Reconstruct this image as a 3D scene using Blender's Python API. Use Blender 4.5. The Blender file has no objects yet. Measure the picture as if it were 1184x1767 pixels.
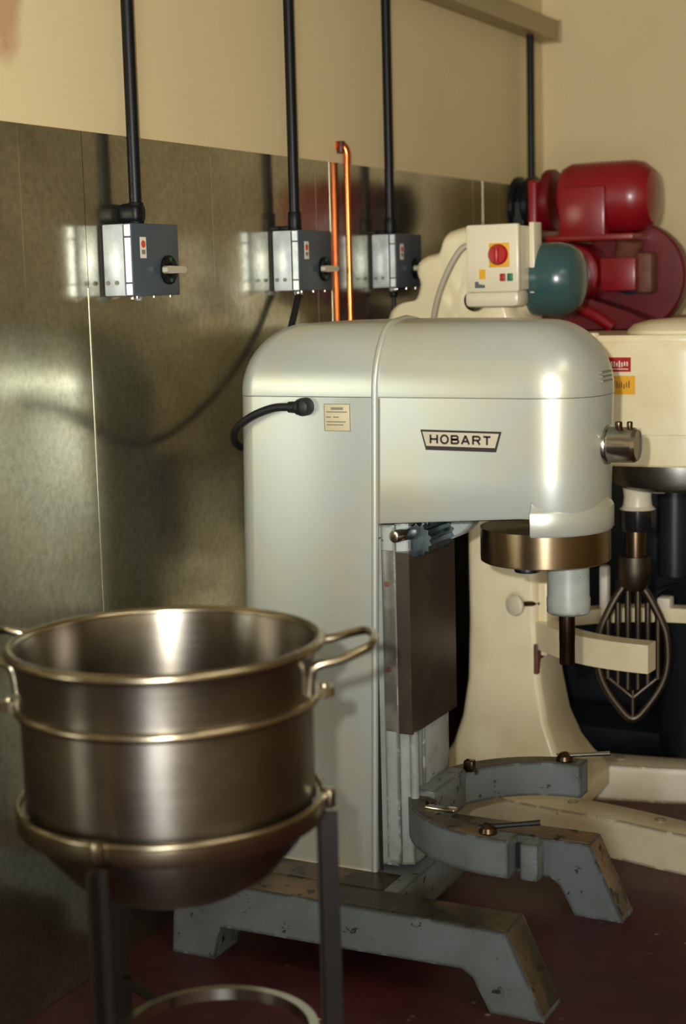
import bpy, bmesh, math, random
from mathutils import Vector, Matrix
random.seed(7)
S = bpy.context.scene
COL = S.collection
PI = math.pi

# ------------------------------------------------------------------ camera
PITCH, ROLL, YAW = math.radians(8.3), math.radians(1.5), math.radians(26.8)
CAM = Vector((2.142, 0.0, 1.6))
FPX = 2720.0
fwd = Vector((-math.sin(YAW)*math.cos(PITCH), math.cos(YAW)*math.cos(PITCH), -math.sin(PITCH)))
r0 = Vector((math.cos(YAW), math.sin(YAW), 0)); u0 = r0.cross(fwd)
right = r0*math.cos(ROLL) - u0*math.sin(ROLL)
up = r0*math.sin(ROLL) + u0*math.cos(ROLL)
cd = bpy.data.cameras.new('camera'); cam = bpy.data.objects.new('camera', cd); COL.objects.link(cam)
m = Matrix.Identity(4)
for i in range(3):
    m[i][0] = right[i]; m[i][1] = up[i]; m[i][2] = -fwd[i]; m[i][3] = CAM[i]
cam.matrix_world = m
cd.sensor_fit = 'VERTICAL'; cd.sensor_height = 36.0; cd.sensor_width = 24.0
cd.lens = FPX*36.0/1767.0
cd.shift_y = (883.5-888.0)/1767.0*-1.0
cd.clip_start = 0.05; cd.clip_end = 60
cd.dof.use_dof = True; cd.dof.focus_distance = 3.75; cd.dof.aperture_fstop = 2.5
S.camera = cam

# ------------------------------------------------------------------ world, lights, exposure
w = bpy.data.worlds.new('world'); S.world = w; w.use_nodes = True
w.node_tree.nodes['Background'].inputs[0].default_value = (0.55, 0.72, 1.0, 1)
w.node_tree.nodes['Background'].inputs[1].default_value = 1.0
S.view_settings.view_transform = 'Standard'; S.view_settings.look = 'None'
S.view_settings.exposure = 0.08; S.view_settings.gamma = 1.0
S.view_settings.use_curve_mapping = False

def light(name, kind, loc, energy, color, size=0.1, size_y=None, rot=None):
    d = bpy.data.lights.new(name, kind); d.energy = energy; d.color = color
    if kind == 'AREA':
        d.shape = 'RECTANGLE' if size_y else 'SQUARE'; d.size = size
        if size_y: d.size_y = size_y
    else:
        d.shadow_soft_size = size
    o = bpy.data.objects.new(name, d); COL.objects.link(o); o.location = loc
    if rot: o.rotation_euler = rot
    return o
# the camera's flash gun, beside the lens
fl = light('camera_flash', 'SPOT', CAM - right*0.11 + up*0.09 - fwd*0.02, 385, (1.0, 0.975, 0.90), 0.02)
fl.rotation_euler = (math.radians(90+4), 0, YAW); fl.data.spot_size = math.radians(60); fl.data.spot_blend = 1.0
# daylight falling in through the open doorway behind the camera
light('doorway_daylight', 'AREA', (3.2, -3.34, 1.31), 155, (0.93, 0.97, 1.0), 1.35, 2.3, (math.radians(90), 0, 0))
# weak warm fill light added under the ceiling, no fixture behind it
light('ceiling_fill_light', 'AREA', (2.6, 1.6, 2.86), 16, (1.0, 0.90, 0.70), 0.12, 1.5, (0, 0, 0))

# ------------------------------------------------------------------ materials
def lin(c):
    return tuple(((v/255.0)/12.92 if v/255.0 <= 0.04045 else ((v/255.0+0.055)/1.055)**2.4) for v in c) + (1.0,)
def newmat(name):
    mt = bpy.data.materials.new(name); mt.use_nodes = True
    nt = mt.node_tree; b = nt.nodes['Principled BSDF']
    return mt, nt, b
def N(nt, t, **kw):
    n = nt.nodes.new(t)
    for k, v in kw.items(): setattr(n, k, v)
    return n
def coords(nt, scale=(1, 1, 1)):
    g = N(nt, 'ShaderNodeNewGeometry'); mp = N(nt, 'ShaderNodeMapping'); mp.inputs['Scale'].default_value = scale
    nt.links.new(g.outputs['Position'], mp.inputs['Vector']); return mp.outputs[0]
def noise(nt, scale, vec, detail=4, rough=0.6):
    n = N(nt, 'ShaderNodeTexNoise'); n.inputs['Scale'].default_value = scale; n.inputs['Detail'].default_value = detail
    n.inputs['Roughness'].default_value = rough; nt.links.new(vec, n.inputs['Vector']); return n.outputs['Fac']
def ramp(nt, fac, p0, p1, c0=(0, 0, 0, 1), c1=(1, 1, 1, 1)):
    r = N(nt, 'ShaderNodeValToRGB'); e = r.color_ramp.elements
    e[0].position = p0; e[1].position = p1; e[0].color = c0; e[1].color = c1
    nt.links.new(fac, r.inputs['Fac']); return r.outputs['Color']
def mix(nt, fac, a, b):
    n = N(nt, 'ShaderNodeMix', data_type='RGBA')
    for s, v in ((n.inputs[6], a), (n.inputs[7], b)):
        if isinstance(v, tuple): s.default_value = v
        else: nt.links.new(v, s)
    if isinstance(fac, float): n.inputs[0].default_value = fac
    else: nt.links.new(fac, n.inputs[0])
    return n.outputs[2]
def math_(nt, op, a, b=None):
    n = N(nt, 'ShaderNodeMath', operation=op)
    for i, v in enumerate((a, b)):
        if v is None: continue
        if isinstance(v, (int, float)): n.inputs[i].default_value = v
        else: nt.links.new(v, n.inputs[i])
    return n.outputs[0]
def bump(nt, b, h, strength=0.2, dist=0.002):
    n = N(nt, 'ShaderNodeBump'); n.inputs['Strength'].default_value = strength; n.inputs['Distance'].default_value = dist
    nt.links.new(h, n.inputs['Height']); nt.links.new(n.outputs[0], b.inputs['Normal'])
def edge_mask(nt, radius=0.015, lo=0.88, hi=0.995):
    bv = N(nt, 'ShaderNodeBevel', samples=4); bv.inputs['Radius'].default_value = radius
    g = N(nt, 'ShaderNodeNewGeometry'); d = N(nt, 'ShaderNodeVectorMath', operation='DOT_PRODUCT')
    nt.links.new(bv.outputs[0], d.inputs[0]); nt.links.new(g.outputs['Normal'], d.inputs[1])
    return ramp(nt, d.outputs['Value'], lo, hi, (1, 1, 1, 1), (0, 0, 0, 1))

def paint(name, base, rough=0.4, stain=None, stain_amt=0.35, stain_scale=5.0, chip=None, chip_lo=0.62, chip_scale=40.0, edge=False, spec=0.5, orange_peel=0.0, coat=0.0, metallic=0.0):
    mt, nt, b = newmat(name); v = coords(nt)
    c = lin(base)
    col = c
    if stain:
        f = ramp(nt, noise(nt, stain_scale, v, 5), 0.45, 0.75)
        f = math_(nt, 'MULTIPLY', f, stain_amt)
        col = mix(nt, f, c, lin(stain))
    if chip:
        nz = noise(nt, chip_scale, v, 5, 0.7)
        f = ramp(nt, nz, chip_lo, chip_lo+0.03)
        if edge:
            em = edge_mask(nt)
            f2 = math_(nt, 'MULTIPLY', em, ramp(nt, noise(nt, chip_scale*0.8, v, 5, 0.65), 0.41, 0.46))
            f = math_(nt, 'MAXIMUM', f, f2)
        col = mix(nt, f, col, lin(chip))
    if isinstance(col, tuple): b.inputs['Base Color'].default_value = col
    else: nt.links.new(col, b.inputs['Base Color'])
    b.inputs['Roughness'].default_value = rough; b.inputs['Specular IOR Level'].default_value = spec
    b.inputs['Metallic'].default_value = metallic; b.inputs['Coat Weight'].default_value = coat; b.inputs['Coat Roughness'].default_value = 0.2
    if orange_peel: bump(nt, b, noise(nt, 90, v, 2), orange_peel, 0.001)
    return mt
def metal(name, base, rough=0.3, var=0.12, scale=(6, 6, 6), dirt=None, dirt_amt=0.5, dirt_scale=6.0, aniso=0.0, bumpy=0.0, metallic=1.0):
    mt, nt, b = newmat(name); v = coords(nt, scale); v1 = coords(nt)
    b.inputs['Metallic'].default_value = metallic
    c = lin(base)
    if dirt:
        f = math_(nt, 'MULTIPLY', ramp(nt, noise(nt, dirt_scale, v1, 6, 0.65), 0.42, 0.68), dirt_amt)
        nt.links.new(mix(nt, f, c, lin(dirt)), b.inputs['Base Color'])
    else: b.inputs['Base Color'].default_value = c
    nz = noise(nt, 1.0, v, 6, 0.65)
    r = math_(nt, 'MULTIPLY_ADD', nz, 2*var); nt.nodes[-1].inputs[2].default_value = rough - var
    nt.links.new(r, b.inputs['Roughness'])
    b.inputs['Anisotropic'].default_value = aniso
    if aniso:
        tg = N(nt, 'ShaderNodeTangent', direction_type='RADIAL', axis='Z'); nt.links.new(tg.outputs[0], b.inputs['Tangent']); b.inputs['Anisotropic Rotation'].default_value = 0.25
    if bumpy: bump(nt, b, nz, bumpy, 0.001)
    return mt

M = {}
# wall paint with the pinkish peeled patch near the left edge
mt, nt, b = newmat('cream_wall_paint'); v = coords(nt)
col = mix(nt, math_(nt, 'MULTIPLY', ramp(nt, noise(nt, 1.3, v, 5), 0.35, 0.75), 0.35), lin((222, 203, 158)), lin((204, 183, 136)))
sep = N(nt, 'ShaderNodeSeparateXYZ'); nt.links.new(v, sep.inputs[0])
nz = noise(nt, 11.0, v, 5)
dy = math_(nt, 'DIVIDE', math_(nt, 'SUBTRACT', sep.outputs[1], 2.735), 0.075)
dz = math_(nt, 'DIVIDE', math_(nt, 'SUBTRACT', sep.outputs[2], 2.22), 0.17)
dd = math_(nt, 'ADD', math_(nt, 'MULTIPLY', dy, dy), math_(nt, 'MULTIPLY', dz, dz))
dd = math_(nt, 'MULTIPLY', math_(nt, 'ADD', dd, math_(nt, 'MULTIPLY', nz, 1.4)), 0.3)
col = mix(nt, ramp(nt, dd, 0.30, 0.50, (0.8, 0.8, 0.8, 1), (0, 0, 0, 1)), col, lin((184, 138, 104)))
nt.links.new(col, b.inputs['Base Color']); b.inputs['Roughness'].default_value = 0.42; b.inputs['Specular IOR Level'].default_value = 0.35
bump(nt, b, noise(nt, 30, v, 3), 0.12, 0.002)
M['wall'] = mt
# sheet steel cladding: brushed vertically, scratched, slightly wavy
mt, nt, b = newmat('sheet_steel'); v = coords(nt); vs = coords(nt, (60, 60, 1.2)); vw = coords(nt, (2.2, 2.2, 1.4))
b.inputs['Metallic'].default_value = 0.95
col = mix(nt, ramp(nt, noise(nt, 3.0, v, 6, 0.65), 0.35, 0.7), lin((194, 191, 172)), lin((156, 152, 132)))
scr = N(nt, 'ShaderNodeTexNoise'); scr.inputs['Scale'].default_value = 1.0; scr.inputs['Detail'].default_value = 2
vsc = coords(nt, (40, 40, 0.35)); nt.links.new(vsc, scr.inputs['Vector'])
smask = ramp(nt, scr.outputs['Fac'], 0.71, 0.735)
col = mix(nt, math_(nt, 'MULTIPLY', ramp(nt, noise(nt, 55.0, v, 4, 0.7), 0.40, 0.66), 0.38), col, lin((112, 112, 100)))
col = mix(nt, smask, col, lin((205, 200, 180)))
nt.links.new(col, b.inputs['Base Color'])
rr = math_(nt, 'MULTIPLY_ADD', noise(nt, 4.0, v, 5), 0.14); nt.nodes[-1].inputs[2].default_value = 0.10
rr = math_(nt, 'ADD', rr, math_(nt, 'MULTIPLY', smask, 0.25)); nt.links.new(rr, b.inputs['Roughness'])
hh = math_(nt, 'ADD', math_(nt, 'MULTIPLY', noise(nt, 1.0, vs, 3), 0.02), noise(nt, 1.0, vw, 1))
bump(nt, b, hh, 0.30, 0.004)
M['sheet'] = mt
M['lip'] = metal('sheet_joint_strip', (176, 174, 154), 0.35, 0.05)
# floor
mt, nt, b = newmat('red_floor_paint'); v = coords(nt)
col = mix(nt, ramp(nt, noise(nt, 2.2, v, 6, 0.65), 0.35, 0.7), lin((86, 36, 41)), lin((48, 23, 27)))
col = mix(nt, math_(nt, 'MULTIPLY', ramp(nt, noise(nt, 9.0, v, 5, 0.7), 0.55, 0.72), 0.35), col, lin((98, 62, 58)))
vo = N(nt, 'ShaderNodeTexVoronoi'); vo.inputs['Scale'].default_value = 16.0; nt.links.new(v, vo.inputs['Vector'])
sp = math_(nt, 'MULTIPLY', ramp(nt, vo.outputs['Distance'], 0.07, 0.13, (1, 1, 1, 1), (0, 0, 0, 1)), ramp(nt, noise(nt, 3, v), 0.52, 0.6))
col = mix(nt, sp, col, lin((176, 150, 136)))
nt.links.new(col, b.inputs['Base Color'])
rr = math_(nt, 'MULTIPLY_ADD', noise(nt, 5, v, 4), 0.4); nt.nodes[-1].inputs[2].default_value = 0.28; nt.links.new(rr, b.inputs['Roughness'])
bump(nt, b, noise(nt, 25, v, 5), 0.25, 0.003)
M['floor'] = mt
M['ceiling'] = paint('ceiling_paint', (205, 196, 168), 0.7)
M['white_paint'] = paint('white_window_paint', (220, 218, 208), 0.4)
M['silver'] = paint('silver_grey_enamel', (184, 191, 184), 0.34, (202, 184, 138), 0.6, 3.4, (120, 88, 56), 0.76, 26.0, spec=0.5, coat=0.3, metallic=0.4)
M['silver_low'] = paint('silver_grey_enamel_chipped', (160, 166, 160), 0.42, (110, 100, 80), 0.5, 9.0, (52, 44, 36), 0.66, 38.0, edge=True)
M['leg'] = paint('worn_blue_grey_leg_paint', (112, 119, 120), 0.5, (84, 82, 72), 0.6, 6.0, (44, 36, 28), 0.63, 24.0, edge=True)
M['leg_top'] = paint('greasy_rubbed_leg_top', (50, 46, 36), 0.45, (158, 126, 88), 0.8, 3.6, (26, 23, 18), 0.56, 18.0)
M['slide'] = paint('greasy_brown_slideway', (52, 40, 31), 0.3, (80, 68, 56), 0.5, 12.0, (40, 32, 26), 0.62, 20.0, spec=0.6)
M['slide_smear'] = paint('smeared_slide_strip', (84, 82, 74), 0.32, (150, 148, 134), 0.7, 9.0, (130, 90, 44), 0.72, 14.0, spec=0.6)
M['gear'] = metal('blue_grey_gear_steel', (104, 120, 128), 0.3, 0.08, dirt=(36, 40, 42), dirt_amt=0.7, dirt_scale=18)
M['planet'] = metal('bronzed_planetary_ring', (150, 130, 102), 0.32, 0.06, (3, 3, 120), aniso=0.7)
M['brown_steel'] = metal('bronzed_agitator_shaft', (92, 74, 58), 0.3, 0.08)
M['chrome'] = metal('polished_steel', (196, 194, 184), 0.18, 0.06)
M['bowl'] = metal('brushed_bowl_steel', (154, 147, 136), 0.32, 0.06, (4, 4, 140), dirt=(92, 85, 76), dirt_amt=0.55, dirt_scale=5.0, aniso=0.75)
M['bowl_rim'] = metal('bowl_rim_steel', (170, 159, 134), 0.24, 0.06, (9, 9, 9))
M['stand'] = paint('dark_brown_stand_paint', (36, 30, 26), 0.5, (24, 19, 16), 0.6, 8.0, spec=0.25)
M['galv'] = metal('galvanised_steel', (214, 220, 220), 0.40, 0.08, (30, 30, 30), dirt=(150, 164, 172), dirt_amt=0.7, dirt_scale=16, metallic=0.4)
M['box_lid'] = paint('blue_grey_box_enamel', (66, 76, 84), 0.35)
M['black'] = paint('black_conduit_enamel', (13, 15, 18), 0.42, spec=0.25)
M['rubber'] = paint('black_rubber', (18, 18, 18), 0.55)
M['dark_gap'] = paint('dark_gasket', (14, 15, 16), 0.6)
M['copper'] = metal('bright_copper', (236, 128, 74), 0.24, 0.05, dirt=(190, 84, 44), dirt_amt=0.4, dirt_scale=10)
M['tape'] = paint('dark_red_pipe_fitting', (84, 26, 18), 0.5)
M['cream'] = paint('cream_mixer_enamel', (234, 221, 184), 0.36, (206, 180, 124), 0.5, 5.0, (120, 84, 48), 0.75, 30.0, coat=0.3)
M['cream_chip'] = paint('cream_mixer_enamel_chipped', (226, 214, 180), 0.40, (184, 160, 112), 0.5, 7.0, (62, 46, 32), 0.70, 26.0, edge=True, coat=0.2)
M['cream_pale'] = paint('pale_cream_plastic', (224, 214, 186), 0.32)
M['plastic_grey'] = paint('grey_cable_sheath', (170, 162, 140), 0.5)
M['teal'] = paint('teal_motor_enamel', (52, 82, 84), 0.25, coat=0.3)
M['red'] = paint('red_motor_enamel', (138, 14, 24), 0.36, (92, 10, 18), 0.5, 7.0, coat=0.3)
M['red_dark'] = paint('dark_red_casting', (104, 12, 20), 0.4, (50, 8, 10), 0.6, 7.0)
M['rust'] = paint('rusted_fitting', (112, 66, 46), 0.6, (60, 30, 22), 0.6, 30.0)
M['navy'] = paint('dark_blue_grey_machine_enamel', (34, 40, 46), 0.34, (24, 20, 18), 0.6, 4.0)
M['beater'] = metal('dull_cast_beater', (98, 88, 76), 0.42, 0.08)
M['collar'] = paint('black_gloss_collar', (22, 24, 26), 0.15, coat=0.6)
M['plate_grey'] = metal('grey_planetary_plate', (150, 148, 140), 0.35, 0.1, (8, 8, 8), dirt=(70, 70, 68), dirt_amt=0.6)
M['badge'] = metal('pale_badge_metal', (196, 188, 164), 0.45, 0.05, metallic=0.3)
M['ink'] = paint('dark_brown_ink', (42, 32, 30), 0.5)
M['ink_grey'] = paint('faded_grey_ink', (128, 122, 104), 0.6)
M['data'] = paint('pale_data_plate', (198, 188, 154), 0.45, (176, 160, 118), 0.5, 14.0)
M['yellow'] = paint('yellow_sticker', (226, 166, 30), 0.5)
M['switch_red'] = paint('red_switch_plastic', (170, 24, 22), 0.35)
M['green'] = paint('green_button_plastic', (24, 110, 70), 0.4)
M['green_dark'] = paint('dark_green_dot', (20, 84, 56), 0.5)
M['white'] = paint('white_label', (224, 216, 200), 0.5)
M['orange_red'] = paint('orange_red_print', (206, 72, 40), 0.5)
M['trunk'] = paint('beige_trunking_paint', (176, 158, 118), 0.45)

# ------------------------------------------------------------------ mesh helpers
def bm_box(bm, lo, hi, bev=0.0, seg=2):
    lo, hi = Vector(lo), Vector(hi)
    r = bmesh.ops.create_cube(bm, size=1.0)
    vs = r['verts']
    for vv in vs:
        vv.co = Vector(((lo[i]+hi[i])/2 + vv.co[i]*(hi[i]-lo[i])) for i in range(3))
    if bev:
        es = list({e for vv in vs for e in vv.link_edges})
        bmesh.ops.bevel(bm, geom=es, offset=bev, segments=seg, affect='EDGES', profile=0.5)
def frame(axis):
    a = Vector(axis).normalized(); t = Vector((0, 0, 1)) if abs(a.z) < 0.9 else Vector((1, 0, 0))
    x = t.cross(a).normalized(); y = a.cross(x); return x, y, a
def bm_rings(bm, rings, cap0=True, cap1=True, closed=False):
    vr = [[bm.verts.new(p) for p in r] for r in rings]
    n = len(rings[0]); pairs = list(zip(vr[:-1], vr[1:]))
    if closed: pairs.append((vr[-1], vr[0]))
    for a, b in pairs:
        for i in range(n):
            j = (i+1) % n
            bm.faces.new((a[i], a[j], b[j], b[i]))
    if not closed:
        if cap0: bm.faces.new(list(reversed(vr[0])))
        if cap1: bm.faces.new(vr[-1])
def bm_lathe(bm, prof, c=(0, 0, 0), axis=(0, 0, 1), n=40, cap0=True, cap1=True):
    x, y, a = frame(axis); c = Vector(c)
    rings = [[c + a*h + (x*math.cos(2*PI*k/n) + y*math.sin(2*PI*k/n))*max(r, 1e-4) for k in range(n)] for r, h in prof]
    bm_rings(bm, rings, cap0, cap1)
def bm_cyl(bm, p0, p1, r, n=24, bev=0.0):
    p0, p1 = Vector(p0), Vector(p1); L = (p1-p0).length
    pr = [(r, 0), (r, L)] if not bev else [(r-bev, 0), (r-bev*0.3, bev*0.3), (r, bev), (r, L-bev), (r-bev*0.3, L-bev*0.3), (r-bev, L)]
    bm_lathe(bm, pr, p0, p1-p0, n)
def smooth_path(pts, sub=8, closed=False):
    P = [Vector(p) for p in pts]; out = []; n = len(P)
    rng = range(n) if closed else range(n-1)
    for i in rng:
        p0 = P[(i-1) % n] if closed or i > 0 else P[0]; p1 = P[i]; p2 = P[(i+1) % n]
        p3 = P[(i+2) % n] if closed or i+2 < n else P[-1]
        for k in range(sub):
            t = k/sub
            out.append(0.5*((2*p1)+(p2-p0)*t+(2*p0-5*p1+4*p2-p3)*t*t+(3*p1-p0-3*p2+p3)*t**3))
    if not closed: out.append(P[-1])
    return out
def bm_tube(bm, pts, r, n=12, closed=False):
    P = [Vector(p) for p in pts]; L = len(P); rings = []
    rad = r if isinstance(r, (list, tuple)) else [r]*L
    prev = None
    for i in range(L):
        if closed: t = P[(i+1) % L]-P[i-1]
        else: t = P[min(i+1, L-1)]-P[max(i-1, 0)]
        t.normalize()
        if prev is None: x, y, _ = frame(t)
        else:
            x = (prev - t*prev.dot(t)).normalized(); y = t.cross(x)
        prev = x
        rings.append([P[i]+(x*math.cos(2*PI*k/n)+y*math.sin(2*PI*k/n))*rad[i] for k in range(n)])
    bm_rings(bm, rings, closed=closed)
def bm_prism(bm, poly, origin, ax, ay, depth):
    o, ax, ay, d = Vector(origin), Vector(ax), Vector(ay), Vector(depth)
    A = [bm.verts.new(o+ax*p[0]+ay*p[1]) for p in poly]; B = [bm.verts.new(vv.co+d) for vv in A]
    n = len(A)
    bm.faces.new(A); bm.faces.new(list(reversed(B)))
    for i in range(n):
        j = (i+1) % n; bm.faces.new((A[j], A[i], B[i], B[j]))
def bevel_all(bm, off, seg=2, ang=30):
    es = [e for e in bm.edges if len(e.link_faces) == 2 and e.calc_face_angle(0) > math.radians(ang)]
    bmesh.ops.bevel(bm, geom=es, offset=off, segments=seg, affect='EDGES', profile=0.5)
def obj(name, bm, mat, parent=None, ang=38, flat=False):
    bmesh.ops.recalc_face_normals(bm, faces=bm.faces[:])
    me = bpy.data.meshes.new(name); bm.to_mesh(me); bm.free()
    me.materials.append(M[mat])
    if not flat:
        for p in me.polygons: p.use_smooth = True
        me.set_sharp_from_angle(angle=math.radians(ang))
    o = bpy.data.objects.new(name, me); COL.objects.link(o)
    if parent:
        o.parent = parent
        o.matrix_parent_inverse = Matrix.Translation(-root_loc(parent))
    return o
def root_loc(o):
    return Vector(o.location) if o.parent is None else Vector((0, 0, 0))   # parts sit at the world origin
def tag(o, label=None, cat=None, group=None, kind=None):
    for k, v in (('label', label), ('category', cat), ('group', group), ('kind', kind)):
        if v: o[k] = v
    return o
def thing(name, loc, label, cat, group=None):
    o = bpy.data.objects.new(name, None); COL.objects.link(o); o.location = loc; o.empty_display_size = 0.1
    return tag(o, label, cat, group)
def B(): return bmesh.new()
def box(name, lo, hi, mat, parent=None, bev=0.0, seg=2):
    bm = B(); bm_box(bm, lo, hi, bev, seg); return obj(name, bm, mat, parent)
def cyl(name, p0, p1, r, mat, parent=None, n=28, bev=0.0):
    bm = B(); bm_cyl(bm, p0, p1, r, n, bev); return obj(name, bm, mat, parent)
def lathe(name, prof, c, mat, parent=None, axis=(0, 0, 1), n=48, ang=30):
    bm = B(); bm_lathe(bm, prof, c, axis, n); return obj(name, bm, mat, parent, ang)
def tube(name, pts, r, mat, parent=None, n=12, sub=0, closed=False):
    if sub: pts = smooth_path(pts, sub, closed)
    bm = B(); bm_tube(bm, pts, r, n, closed); return obj(name, bm, mat, parent, 60)
def prism(name, poly, origin, ax, ay, depth, mat, parent=None, bev=0.0, seg=2, ang=38):
    bm = B(); bm_prism(bm, poly, origin, ax, ay, depth)
    if bev: bevel_all(bm, bev, seg)
    return obj(name, bm, mat, parent, ang)
# ------------------------------------------------------------------ the room
X1, Y0, Y1, ZC = 4.7, -3.2, 6.1, 2.95
def struct(o): return tag(o, kind='structure')
struct(box('floor', (-0.15, Y0-0.15, -0.1), (X1+0.15, Y1+0.15, 0), 'floor'))
struct(box('ceiling', (-0.15, Y0-0.15, ZC), (X1+0.15, Y1+0.15, ZC+0.1), 'ceiling'))
wl = struct(box('wall_left', (-0.15, Y0-0.15, 0), (-0.004, Y1+0.15, ZC), 'wall'))
struct(box('wall_back', (-0.004, Y1, 0), (X1, Y1+0.15, ZC), 'wall'))
struct(box('wall_right', (X1, Y0-0.15, 0), (X1+0.15, Y1+0.15, ZC), 'wall'))
bm = B()
WX0, WX1, WZ0, WZ1 = 2.5, 3.9, 0.12, 2.5
for lo, hi in (((-0.004, Y0-0.15, 0), (WX0, Y0, ZC)), ((WX1, Y0-0.15, 0), (X1, Y0, ZC)), ((WX0, Y0-0.15, 0), (WX1, Y0, WZ0)), ((WX0, Y0-0.15, WZ1), (WX1, Y0, ZC))):
    bm_box(bm, lo, hi)
struct(obj('wall_front', bm, 'wall'))
bm = B()
for lo, hi in (((WX0, Y0-0.08, WZ0), (WX0+0.06, Y0-0.02, WZ1)), ((WX1-0.06, Y0-0.08, WZ0), (WX1, Y0-0.02, WZ1)), ((WX0, Y0-0.08, WZ0), (WX1, Y0-0.02, WZ0+0.06)), ((WX0, Y0-0.08, WZ1-0.06), (WX1, Y0-0.02, WZ1)), ((3.18, Y0-0.08, WZ0), (3.22, Y0-0.02, WZ1))):
    bm_box(bm, lo, hi)
struct(obj('door_1', bm, 'white_paint'))
# sheet steel cladding, panel by panel, with the bright joint strips
SHZ = 1.957
edges = [-0.67, 0.55, 1.77, 2.985, 4.21, 5.43, 6.1]
for a, c in zip(edges[:-1], edges[1:]):
    box('steel_panel', (-0.004, a+0.001, 0.003), (0.0, c-0.001, SHZ), 'sheet', wl)
for e in edges[1:-1]:
    box('joint_strip', (-0.001, e-0.0022, 0.003), (0.0012, e+0.0022, SHZ-0.35 if e < 3 else SHZ), 'lip', wl)

# ------------------------------------------------------------------ trunking and conduits
t = thing('cable_trunking', (0.045, 5.0, 2.51), 'beige square cable trunking high on the wall near the room corner', 'trunking')
box('trunking_body', (-0.003, 1.0, 2.515), (0.085, 6.04, 2.59), 'trunk', t, 0.003)
box('end_cap', (-0.003, 6.04, 2.511), (0.09, 6.055, 2.593), 'trunk', t, 0.002)
cond = [(3.128, 'leftmost'), (3.908, ''), (4.536, ''), (5.83, '')]
clab = ['black conduit pipe dropping to the leftmost switch box', 'black conduit pipe dropping to the middle switch box left of the copper pipe',
        'black conduit pipe dropping to the switch box behind the copper pipe', 'black conduit pipe in the room corner above the red motor']
for k, (y, _) in enumerate(cond):
    zb = 1.752 if k < 3 else 1.2
    t = thing('conduit_pipe', (0.042, y, zb), clab[k], 'pipe', 'black conduit pipes')
    cyl('pipe', (0.042, y, zb), (0.042, y, 2.513), 0.0145, 'black', t, 18)
    if k < 3:
        cyl('coupling', (0.042, y, zb+0.0), (0.042, y, zb+0.05), 0.0185, 'black', t, 18, 0.003)
    if k == 0:
        bm = B(); bm_box(bm, (0.0005, y-0.022, 1.753), (0.060, y+0.022, 1.800), 0.014, 3); obj('saddle_clamp', bm, 'black', t)
    else:
        bm = B(); bm_box(bm, (0.0005, y-0.012, 1.30 if k == 3 else 1.753), (0.05, y+0.012, 1.33 if k == 3 else 1.765), 0.004, 2); obj('saddle_clamp', bm, 'black', t)

# ------------------------------------------------------------------ switch boxes
def switch_box(y0, label):
    z0, z1, d, L = 1.587, 1.750, 0.09, 0.196
    t = thing('switch_box', (0, y0+L/2, z0), label, 'switch box', 'switch boxes on the steel wall')
    box('back_spacer', (0.0005, y0+0.008, z0+0.006), (0.008, y0+L-0.008, z1-0.006), 'dark_gap', t)
    box('body', (0.007, y0+0.003, z0), (0.063, y0+L-0.003, z1), 'galv', t, 0.003)
    box('gasket', (0.062, y0+0.006, z0+0.003), (0.068, y0+L-0.006, z1-0.003), 'dark_gap', t)
    lid = box('lid', (0.067, y0, z0-0.001), (d, y0+L, z1+0.001), 'box_lid', t, 0.003)
    for a, c in ((z0+0.002, z0+0.027), (z0+0.031, z1-0.032), (z1-0.028, z1-0.002)):
        box('edge_plate', (0.0705, y0-0.0015, a), (d-0.003, y0+0.001, c), 'galv', lid)
    for px in (0.018, 0.043):
        cyl('rivet', (px, y0-0.0005, z0+0.03), (px, y0+0.006, z0+0.03), 0.0052, 'ink_grey', t, 14, 0.0)
    for yy in (0.03, 0.10, 0.17):
        cyl('lid_screw', (0.078, y0+yy, z0-0.006), (0.078, y0+yy, z0+0.001), 0.004, 'chrome', t, 10)
    cyl('cable_gland', (0.045, y0+0.075, z0-0.012), (0.045, y0+0.075, z0+0.001), 0.013, 'galv', t, 16, 0.003)
    cyl('clasp', (0.078, y0+0.012, z0-0.012), (0.078, y0+0.012, z0), 0.007, 'chrome', t, 10, 0.002)
    lb = box('label_plate', (d, y0+0.032, z0+0.085), (d+0.001, y0+0.056, z0+0.133), 'white', t)
    bm = B(); bm_lathe(bm, [(0.0085, 0), (0.0085, 0.0006)], (d+0.001, y0+0.044, z0+0.117), (1, 0, 0), 18); obj('red_mark', bm, 'orange_red', lb)
    box('print_mark', (d+0.001, y0+0.037, z0+0.094), (d+0.0015, y0+0.051, z0+0.104), 'ink_grey', lb)
    yc, zc = y0+0.146, z0+0.058
    hub = lathe('switch_disc', [(0.034, 0), (0.034, 0.005), (0.030, 0.008), (0.016, 0.009), (0.015, 0.016)], (d, yc, zc), 'black', t, (1, 0, 0), 32)
    for dz in (-0.024, 0.024):
        bm = B(); bm_lathe(bm, [(0.005, 0), (0.005, 0.0012)], (d+0.008, yc, zc+dz), (1, 0, 0), 12); obj('green_dot', bm, 'green_dark', hub)
    prism('lever_handle', [(-0.046, -0.005), (-0.04, -0.009), (0.034, -0.0075), (0.04, 0), (0.034, 0.0075), (-0.04, 0.009), (-0.046, 0.005)],
          (d+0.014, yc, zc), (0, 1, 0), (0, 0, 1), (0.014, 0, 0), 'badge', t, 0.002)
    return t
switch_box(3.035, 'leftmost galvanised switch box with blue-grey lid and lever handle')
switch_box(3.838, 'middle galvanised switch box just left of the copper pipe')
switch_box(4.470, 'galvanised switch box partly behind the copper pipe')

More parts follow.
